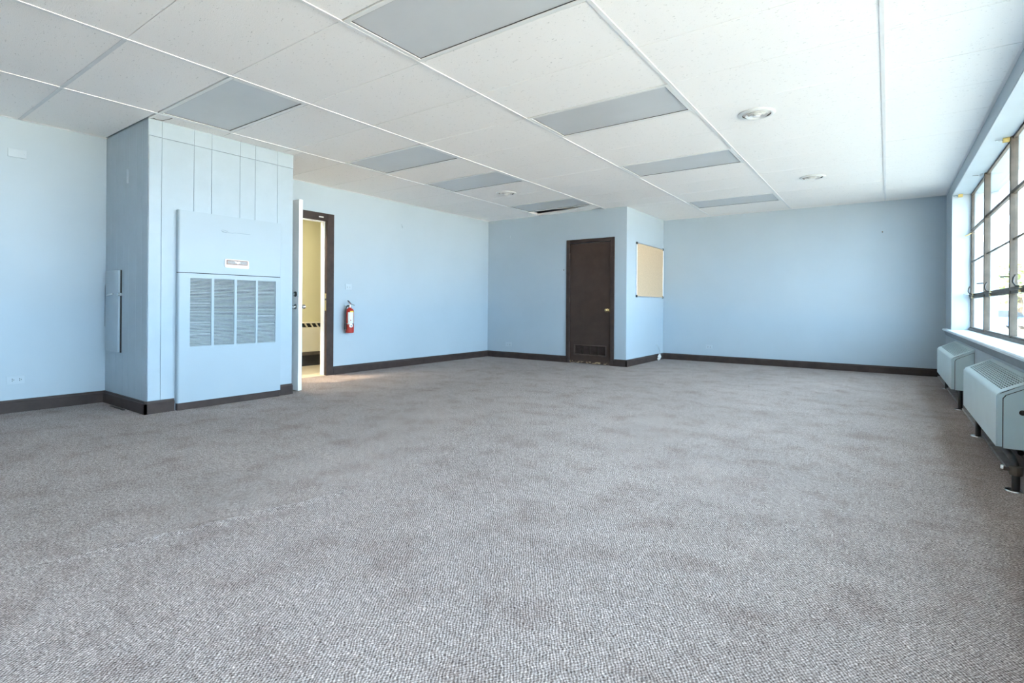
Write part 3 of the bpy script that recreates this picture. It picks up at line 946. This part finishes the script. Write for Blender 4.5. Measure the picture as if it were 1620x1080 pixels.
plate('blank_plate', 'blank blue cover plate high on the wall left of chase', 'wall plate', 'y', XL, 1, 1.116, 1.238, 2.180, 2.250, 'blank')
plate('wall_outlet', 'blue painted double outlet low on the wall left of chase', 'outlet', 'y', XL, 1, 1.118, 1.236, 0.243, 0.312, 'outlet')
plate('light_switch', 'double switch plate above the fire extinguisher', 'light switch', 'y', XL, 1, 4.527, 4.632, 1.148, 1.232, 'switch')
plate('wall_outlet', 'pale outlet low on the closet wall left of brown door', 'outlet', 'x', YM, -1, -5.645, -5.515, 0.206, 0.280, 'outlet')
plate('wall_outlet', 'pale outlet low on the plain far wall', 'outlet', 'x', YO, -1, -2.552, -2.446, 0.221, 0.290, 'outlet')
for nm, lab, ax, w, sg, u, z in (('picture_hook', 'small white hook high on the left wall above extinguisher side', 'y', XL, 1, 5.555, 2.150),
                                 ('picture_hook', 'small pale hook high on the closet wall left of brown door', 'x', YM, -1, -5.560, 2.180)):
    P = (lambda a, d, zz: (w + sg * d, a, zz)) if ax == 'y' else (lambda a, d, zz: (a, w + sg * d, zz))
    o = MB().tube([P(u, 0.002, z + 0.035), P(u, 0.005, z), P(u, 0.016, z - 0.022), P(u, 0.022, z - 0.010)], 0.004, 6) \
        .tube([P(u, 0.003, z - 0.030), P(u + 0.05, 0.003, z - 0.034)], 0.003, 6).build(nm, M['plate'], None, None, P(u, 0, z))
    tag(o, lab, 'hook', 'picture hooks')
for lab, x, y, z, in (('tiny rusty nail high on the plain far wall', -0.063, YO, 2.056), ('tiny nail in the closet wall just left of brown door', -4.436, YM, 1.551)):
    o = MB().lathe([(0, 0), (0.003, 0), (0.003, 0.012), (0.009, 0.013), (0.009, 0.016), (0, 0.017)], Matrix.Translation((x, y, z)) @ Matrix.Rotation(R(90), 4, 'X'), 10).build('wall_nail', M['nail'], None, None, (x, y, z))
    tag(o, lab, 'nail', 'nails in the walls')

# ---- fire extinguisher
EX, EY = XL + 0.082, 4.545
fe = thing('fire_extinguisher', 'small red fire extinguisher hung beside the brown door frame', 'fire extinguisher', (EX, EY, 0.556))
T = Matrix.Translation((EX, EY, 0))
body = MB().lathe([(0, 0.556), (0.048, 0.556), (0.055, 0.562), (0.056, 0.575), (0.056, 0.845), (0.052, 0.868), (0.040, 0.884), (0.024, 0.892), (0.020, 0.905), (0, 0.905)], T, 32).build('cylinder', M['red'], fe, 40)


def wrap(z0, z1, a0, a1, r, mat, name, parent, ell=False):
    """a label that hugs the cylinder between two angles"""
    mb = MB()
    n = 14
    if not ell:
        v = []
        for k in range(n + 1):
            a = a0 + (a1 - a0) * k / n
            v.append([mb.b.verts.new((EX + rr * math.cos(a), EY + rr * math.sin(a), z)) for rr, z in ((r, z0), (r, z1), (r - 0.002, z1), (r - 0.002, z0))])
        for p, q in zip(v, v[1:]):
            for k in range(4):
                mb.b.faces.new((p[k], p[(k + 1) % 4], q[(k + 1) % 4], q[k]))
        mb.b.faces.new(v[0])
        mb.b.faces.new(v[-1])
    else:
        ac, zc, ra, rz = (a0 + a1) / 2, (z0 + z1) / 2, (a1 - a0) / 2, (z1 - z0) / 2
        ring = lambda rr: [mb.b.verts.new((EX + rr * math.cos(ac + ra * math.cos(t)), EY + rr * math.sin(ac + ra * math.cos(t)), zc + rz * math.sin(t))) for t in [2 * math.pi * k / 20 for k in range(20)]]
        o_, i_ = ring(r), ring(r - 0.003)
        c_ = mb.b.verts.new((EX + r * math.cos(ac), EY + r * math.sin(ac), zc))
        for k in range(20):
            mb.b.faces.new((o_[k], o_[(k + 1) % 20], c_))
            mb.b.faces.new((o_[k], i_[k], i_[(k + 1) % 20], o_[(k + 1) % 20]))
    return mb.build(name, mat, parent, 60)


wrap(0.690, 0.838, R(-62), R(22), 0.0572, M['paper'], 'label', body)
wrap(0.838, 0.856, R(-35), R(22), 0.0566, M['yellow'], 'label_band', body)
wrap(0.632, 0.676, R(-44), R(12), 0.0575, M['paper'], 'round_sticker', body, True)
wrap(0.645, 0.662, R(-26), R(-6), 0.0585, M['car_blue'], 'sticker_mark', body, True)
wrap(0.722, 0.738, R(-32), R(-16), 0.0582, M['red'], 'label_mark', body, True)
MB().lathe([(0.0575, 0.672), (0.0595, 0.674), (0.0595, 0.686), (0.0575, 0.688)], T, 32, True).build('strap', M['chrome'], fe, 40)
MB().lathe([(0, 0.903), (0.018, 0.903), (0.018, 0.922), (0.013, 0.926), (0.013, 0.940), (0, 0.940)], T, 20).build('valve', M['chrome'], fe, 40)
hd = MB().obox((EX + 0.012, EY + 0.018, 0.950), (0.022, 0.105, 0.008), Matrix.Rotation(R(-20), 3, 'X'), 0.003).build('carry_handle', M['chrome'], fe)
MB().obox((EX + 0.005, EY - 0.008, 0.972), (0.024, 0.080, 0.010), Matrix.Rotation(R(-42), 3, 'X'), 0.003).build('lever', M['black'], fe)
MB().tube([(EX, EY - 0.012, 0.925), (EX + 0.004, EY - 0.040, 0.928), (EX + 0.006, EY - 0.064, 0.900), (EX + 0.006, EY - 0.074, 0.840), (EX + 0.004, EY - 0.074, 0.740), (EX, EY - 0.070, 0.675)],
          [0.008, 0.009, 0.009, 0.009, 0.009, 0.009], 10).build('hose', M['rubber'], fe, 50)
MB().tube([(EX, EY - 0.070, 0.690), (EX, EY - 0.069, 0.630), (EX, EY - 0.068, 0.608)], [0.012, 0.014, 0.017], 12).build('nozzle', M['rubber'], fe, 50)
MB().box(XL, XL + 0.008, EY - 0.02, EY + 0.02, 0.60, 0.93, 0.002).box(XL, EX - 0.01, EY - 0.008, EY + 0.008, 0.908, 0.920, 0.002).box(XL + 0.006, EX - 0.054, EY - 0.015, EY + 0.015, 0.67, 0.69, 0.001).build('wall_bracket', M['chrome'], fe)

# ---- pin board on the closet's side
pb = thing('pin_board', 'tan cork pin board with thin metal frame on closet side', 'pin board', (XN, 8.70, 1.103))
B = (8.075, 9.312, 1.103, 1.988)
MB().box(XN, XN + 0.012, B[0] + 0.012, B[1] - 0.012, B[2] + 0.012, B[3] - 0.012).build('cork_sheet', M['cork'], pb)
for q in ((B[0], B[1], B[2], B[2] + 0.014), (B[0], B[1], B[3] - 0.014, B[3])):
    MB().box(XN, XN + 0.018, *q, 0.002).build('frame_rail', M['alu'], pb)
for q in ((B[0], B[0] + 0.014, B[2] + 0.014, B[3] - 0.014), (B[1] - 0.014, B[1], B[2] + 0.014, B[3] - 0.014)):
    MB().box(XN, XN + 0.018, *q, 0.002).build('frame_rail', M['alu'], pb)
for y in (B[0] + 0.012, B[1] - 0.012):
    for z in (B[2] + 0.012, B[3] - 0.012):
        MB().box(XN, XN + 0.022, y - 0.020, y + 0.020, z - 0.020, z + 0.020, 0.006).build('corner_cap', M['rubber'], pb)

# ---- white adapter with its cord on the carpet
ad = thing('cable_adapter', 'white cable adapter leaning on baseboard below the pin board', 'adapter', (XN + 0.05, 9.045, 0))
MB().obox((XN + 0.050, 9.045, 0.060), (0.030, 0.075, 0.075), Matrix.Rotation(R(45), 3, 'X') @ Matrix.Rotation(R(-8), 3, 'Z'), 0.006, 2).build('box', M['white'], ad, 40)
MB().obox((XN + 0.050, 8.985, 0.024), (0.028, 0.040, 0.028), Matrix.Rotation(R(-45), 3, 'X'), 0.004).build('plug', M['white'], ad)
MB().tube([(XN + 0.001, 8.985, 0.276), (XN + 0.018, 9.005, 0.272), (XN + 0.028, 9.045, 0.248), (XN + 0.032, 9.085, 0.190), (XN + 0.036, 9.105, 0.140), (XN + 0.042, 9.100, 0.100), (XN + 0.048, 9.080, 0.085)],
          0.0042, 8).build('cord', M['fin'], ad, 60)


# ---- heater cabinets under the windows
HX = 0.49


def heater(name, label, y0, y1):
    o = thing(name, label, 'heater', (0.575, (y0 + y1) / 2, 0.18), 'heater cabinets under the windows')
    zf, zb, zl = 0.480, 0.568, 0.190
    sl = (zb - zf) / (XR - HX)
    ang = math.atan(sl)

    def prof(ins=0.0):
        return [(XR - 0.001, zl), (HX + 0.008, zl), (HX, zl + 0.008), (HX, zf - 0.016), (HX + 0.004, zf - 0.005), (HX + 0.014, zf + 0.0075), (XR - 0.001, zb)]
    # shell: front sheet, back, and a sloping top with a rectangular opening
    gx0, gx1 = HX + 0.030, XR - 0.022
    gy0, gy1 = y0 + 0.085, y1 - 0.085
    zt = lambda x: zf + sl * (x - HX)
    mb = MB()
    mb.prism([(HX, zl), (HX, zf - 0.016), (HX + 0.004, zf - 0.005), (HX + 0.014, zt(HX + 0.014)), (gx0, zt(gx0)), (gx0, zt(gx0) - 0.004), (HX + 0.016, zt(HX + 0.016) - 0.006), (HX + 0.005, zf - 0.018), (HX + 0.005, zl)], 'y', y0, y1)
    mb.prism([(gx1, zt(gx1)), (XR - 0.001, zb), (XR - 0.001, zl), (XR - 0.006, zl), (XR - 0.006, zb - 0.010), (gx1, zt(gx1) - 0.004)], 'y', y0, y1)
    for a, c in ((y0, gy0), (gy1, y1)):
        mb.prism([(gx0, zt(gx0)), (gx1, zt(gx1)), (gx1, zt(gx1) - 0.004), (gx0, zt(gx0) - 0.004)], 'y', a, c)
    body = mb.build('cabinet', M['heater'], o, 30)
    # dark inside
    MB().prism([(HX + 0.006, zl + 0.01), (HX + 0.006, zf - 0.03), (XR - 0.008, zb - 0.045), (XR - 0.008, zl + 0.01)], 'y', y0 + 0.012, y1 - 0.012).build('core', M['grille_dark'], o)
    # grille: bars across and along
    rot = Matrix.Rotation(-ang, 3, 'Y')
    gl = MB()
    n_x, n_y = 10, max(8, round((gy1 - gy0) / 0.062))
    for k in range(n_x + 1):
        x = gx0 + (gx1 - gx0) * k / n_x
        gl.obox((x, (gy0 + gy1) / 2, zt(x) - 0.003), (0.0042, gy1 - gy0, 0.004), rot)
    for k in range(n_y + 1):
        y = gy0 + (gy1 - gy0) * k / n_y
        x = (gx0 + gx1) / 2
        gl.obox((x, y, zt(x) - 0.0035), ((gx1 - gx0) / math.cos(ang), 0.012, 0.004), rot)
    g = gl.build('grille', M['heater'], o)
    g['kind'] = 'stuff'
    # end covers, set in with a dark joint
    for ye, sg in ((y0, -1), (y1, 1)):
        lo, hi = sorted((ye, ye - sg * 0.010))
        MB().prism([(HX + 0.006, zl), (HX + 0.006, zf - 0.012), (HX + 0.016, zf - 0.002), (XR - 0.007, zb - 0.008), (XR - 0.007, zl)], 'y', lo, hi).build('end_plate', M['heater'], o)
        lo, hi = sorted((ye + sg * 0.0008, ye + sg * 0.005))
        x0 = HX + 0.030
        e = MB().prism([(x0, zl - 0.006), (x0, zt(x0) - 0.042), (x0 + 0.012, zt(x0 + 0.012) - 0.030), (XR - 0.004, zt(XR) - 0.030), (XR - 0.004, zl - 0.006)], 'y', lo, hi).build('end_cover', M['heater'], o)
        lo2, hi2 = sorted((ye, ye + sg * 0.0009))
        x0 -= 0.004
        MB().prism([(x0, zl), (x0, zt(x0) - 0.038), (x0 + 0.012, zt(x0 + 0.012) - 0.026), (XR - 0.002, zt(XR) - 0.026), (XR - 0.002, zl)], 'y', lo2, hi2).build('joint', M['grille_dark'], o)
        mt = Matrix.Translation((HX + 0.105, ye + sg * 0.0045, 0.385)) @ Matrix.Rotation(R(90) * (1 if sg < 0 else -1), 4, 'X')
        MB().lathe([(0, 0), (0.014, 0), (0.014, 0.002), (0.009, 0.003), (0, 0.003)], mt, 16).build('screw_hole', M['black'], e)
    return o


heater('wall_heater', 'near pale blue heater cabinet, its open grid top clearly visible', 3.895, 5.405)
heater('wall_heater', 'far pale blue heater cabinet by the far wall corner', 6.395, 8.055)


def pipe(label, x, y, top_y):
    o = thing('heater_pipe', label, 'pipe', (x, y, 0), 'iron pipes under the heaters')
    MB().tube([(x, y, 0.004), (x, y, 0.100), (x, y + (top_y - y) * 0.1, 0.130), (x, y + (top_y - y) * 0.35, 0.150), (x, top_y, 0.152)] if abs(top_y - y) > 0.03
              else [(x, y, 0.004), (x, y, 0.195)], 0.017, 12).build('pipe', M['black'], o, 50)
    MB().lathe([(0, 0.0), (0.045, 0.0), (0.043, 0.006), (0.022, 0.010), (0, 0.010)], Matrix.Translation((x, y, 0)), 24).build('floor_flange', M['chrome'], o, 40)
    return o


pipe('short iron pipe leg under far end of the far heater', 0.575, 8.00, 8.00)
pipe('short iron pipe leg under near end of the far heater', 0.562, 6.44, 6.44)
pipe('iron pipe leg under far end of the near heater', 0.553, 5.17, 5.17)
vp = pipe('iron pipe with a shut off valve at near end of the near heater', 0.548, 3.735, 4.02)
v = MB().lathe([(0, 0.082), (0.026, 0.082), (0.028, 0.090), (0.028, 0.122), (0.024, 0.128), (0, 0.128)], Matrix.Translation((0.548, 3.735, 0)), 8).build('valve', M['steel'], vp)
MB().tube([(0.525, 3.735, 0.108), (0.498, 3.735, 0.110)], 0.010, 10).build('valve_stem', M['steel'], vp)
MB().tube([(0.497, 3.735, 0.110), (0.486, 3.735, 0.111)], [0.019, 0.017], 12).build('valve_cap', M['chrome'], vp)
o = MB().tube([(0.600, 3.96, 0.155), (0.600, 5.4, 0.155), (0.600, 6.4, 0.150), (0.600, 8.04, 0.155)], 0.014, 10).build('heating_pipe', M['black'], None, 50, (0.6, 6, 0.155))
tag(o, 'long black pipe running low behind both heaters', 'pipe')

# ---- curtain brackets in the window opening
for x, y, z, lab, m in ((0.735, 8.560, 2.352, 'small gold curtain bracket at far end of window head', 'gold'), (0.800, 5.950, 2.352, 'gold curtain bracket at window head by the nearest visible mullion', 'gold'),
                        (0.800, 7.380, 2.356, 'thin pale curtain bracket at window head between the gold ones', 'plate')):
    o = thing('curtain_bracket', lab, 'bracket', (x, y, z), 'curtain brackets')
    s = 1.0 if m == 'gold' else 0.55
    MB().box(x - 0.022 * s, x + 0.022 * s, y - 0.016, y + 0.016, z + 0.013, z + 0.019, 0.001).box(x - 0.022 * s, x + 0.022 * s, y - 0.016, y - 0.012, z - 0.016 * s, z + 0.014, 0.001) \
        .box(x - 0.022 * s, x + 0.022 * s, y + 0.012, y + 0.016, z - 0.016 * s, z + 0.014, 0.001).build('cup', M[m], o)
    MB().tube([(x - 0.07, y, z + 0.004), (x - 0.02, y, z + 0.002)], 0.006 * s, 8).build('rod_end', M['chrome'], o)

# ---- hall: convector, and an unseen lamp added to light the doorway
cv = thing('convector', 'cream hall convector with slotted top seen through the doorway', 'heater', (-7.28, 4.9, 0))
mb = MB().box(-7.355, -7.20, 3.2, 5.9, 0.215, 0.590, 0.003).box(-7.355, -7.20, 3.2, 5.9, 0.652, 0.668, 0.003).box(-7.355, -7.26, 3.2, 5.9, 0.590, 0.652)
mb.build('cover', M['cream_metal'], cv)
MB().box(-7.26, -7.255, 3.2, 5.9, 0.591, 0.651).build('slot_back', M['grille_dark'], cv)
MB().box(-7.35, -7.19, 3.2, 5.9, 0.165, 0.213, 0.003).build('bottom_rail', M['steel'], cv)
MB().box(-7.355, -7.23, 3.2, 5.9, 0.0, 0.165).build('foot_recess', M['grille_dark'], cv)
fin_me = MB().prism([(-0.030, -0.031), (-0.012, -0.031), (0.030, 0.031), (0.012, 0.031)], 'x', -0.024, 0.0) .mesh('slot_bar', M['cream_metal'])
for k in range(28):
    o = inst('slot_bar', fin_me, cv, (-7.20, 3.25 + k * 0.095, 0.621), (0, 0, 0))
    o.scale = (1, -1, 1)
hl = thing('added_hall_lamp', 'unseen square lamp added in the hall to light the doorway', 'lamp', (-6.42, 3.62, 2.52))
MB().box(-6.57, -6.27, 3.47, 3.77, 2.47, 2.52, 0.005).build('housing', M['white'], hl)
MB().box(-6.55, -6.29, 3.49, 3.75, 2.464, 2.4705, 0.002).build('diffuser', M['glow'], hl)
ld = bpy.data.lights.new('added_hall_lamp_light', 'AREA')
ld.shape = 'SQUARE'
ld.size = 0.26
ld.energy = 6
ld.color = (1.0, 0.88, 0.70)
lo = bpy.data.objects.new('added_hall_lamp_light', ld)
COL.objects.link(lo)
lo.location = (-6.42, 3.62, 2.460)

dt = MB().tube([(-5.4, 7.52, 2.64), (-4.6, 7.50, 2.62), (-4.2, 7.56, 2.60), (-3.9, 7.62, 2.63), (-3.5, 7.66, 2.70)], 0.06, 14).build('air_duct', M['concrete'], None, 50, (-4.5, 7.54, 2.6))
tag(dt, 'grey duct glimpsed inside the dark gap of the ceiling', 'duct')

# ---- outside
struct('ground_added_strip', MB().box(XO + 0.05, 15.5, -40, 45, -0.6, -0.585), M['asphalt'], 'asphalt strip added along the building to cut light bounced indoors', 'ground')  # added strip, reflects less light up to the ceiling near the windows
struct('ground', MB().box(-60, 160, -80, 200, -0.9, -0.6), M['concrete'], 'pale sunlit paved ground outside the windows', 'ground')


def tree(name, label, x, y, h, r):
    o = thing(name, label, 'tree', (x, y, -0.6), 'trees outside the window')
    MB().tube([(x, y, -0.6), (x + 0.1, y, h * 0.3), (x, y + 0.1, h * 0.6)], [0.28, 0.2, 0.12], 10).build('trunk', M['bark'], o, 60)
    rnd = random.Random(int(x * 31 + y * 7))
    mb = MB()
    for k in range(420):
        while True:
            p = Vector((rnd.uniform(-1, 1), rnd.uniform(-1, 1), rnd.uniform(-1, 1)))
            if 0.35 < p.length < 1:
                break
        c = Vector((x + p.x * r, y + p.y * r, h * 0.62 + p.z * h * 0.40))
        s = rnd.uniform(0.25, 0.5)
        rot = Matrix.Rotation(rnd.uniform(0, 6.28), 3, 'Z') @ Matrix.Rotation(rnd.uniform(0, 3.14), 3, 'X')
        q = [rot @ Vector(v) * s for v in ((-1, 0, 0), (0, -0.6, 0.15), (1, 0, 0), (0, 0.6, 0.15))]
        vs_ = [mb.b.verts.new(c + v) for v in q]
        mb.b.faces.new(vs_)
    f = mb.build('foliage', M['leaf'], o)
    f['kind'] = 'stuff'


tree('tree', 'leafy green tree seen through lower pane nearest the parked cars', 9.8, 66, 5.2, 3.0)
tree('tree', 'leafy green tree farther right outside the window', 15.5, 72, 6.0, 3.2)
tree('tree', 'leafy green tree outside, far left edge of the view', 4.6, 84, 5.0, 2.8)


def car(label, x, y, rz, paint):
    o = thing('car', label, 'car', (x, y, -0.6), 'cars parked outside')
    o.rotation_euler = (0, 0, rz)

    def add(name, mb, m, sm=None):
        ORI['_car'] = (0, 0, 0)
        p = bpy.data.objects.new(name, mb.mesh(name, m, (0, 0, 0), sm))
        COL.objects.link(p)
        p.parent = o
        return p
    add('body', MB().prism([(-2.2, 0.35), (-2.25, 0.75), (-1.6, 0.92), (-0.9, 0.95), (1.6, 0.95), (2.15, 0.88), (2.2, 0.4), (1.9, 0.28), (-1.9, 0.28)], 'y', -0.85, 0.85), paint)
    add('cabin', MB().prism([(-1.1, 0.94), (-0.5, 1.42), (0.9, 1.44), (1.7, 0.94)], 'y', -0.74, 0.74), M['car_glass'])
    add('roof', MB().prism([(-0.55, 1.40), (-0.45, 1.46), (0.85, 1.48), (0.98, 1.40)], 'y', -0.72, 0.72), paint)
    for wx in (-1.35, 1.35):
        for wy in (-0.78, 0.78):
            add('wheel', MB().lathe([(0, -0.1), (0.26, -0.1), (0.32, -0.06), (0.32, 0.06), (0.26, 0.1), (0, 0.1)], Matrix.Translation((wx, wy, 0.32)) @ Matrix.Rotation(R(90), 4, 'X'), 18), M['rubber'])
    return o


car('dark blue car parked outside below the trees', 7.0, 56, R(20), M['car_blue'])
car('white car parked outside to the right of the blue one', 10.4, 55, R(24), M['car_white'])
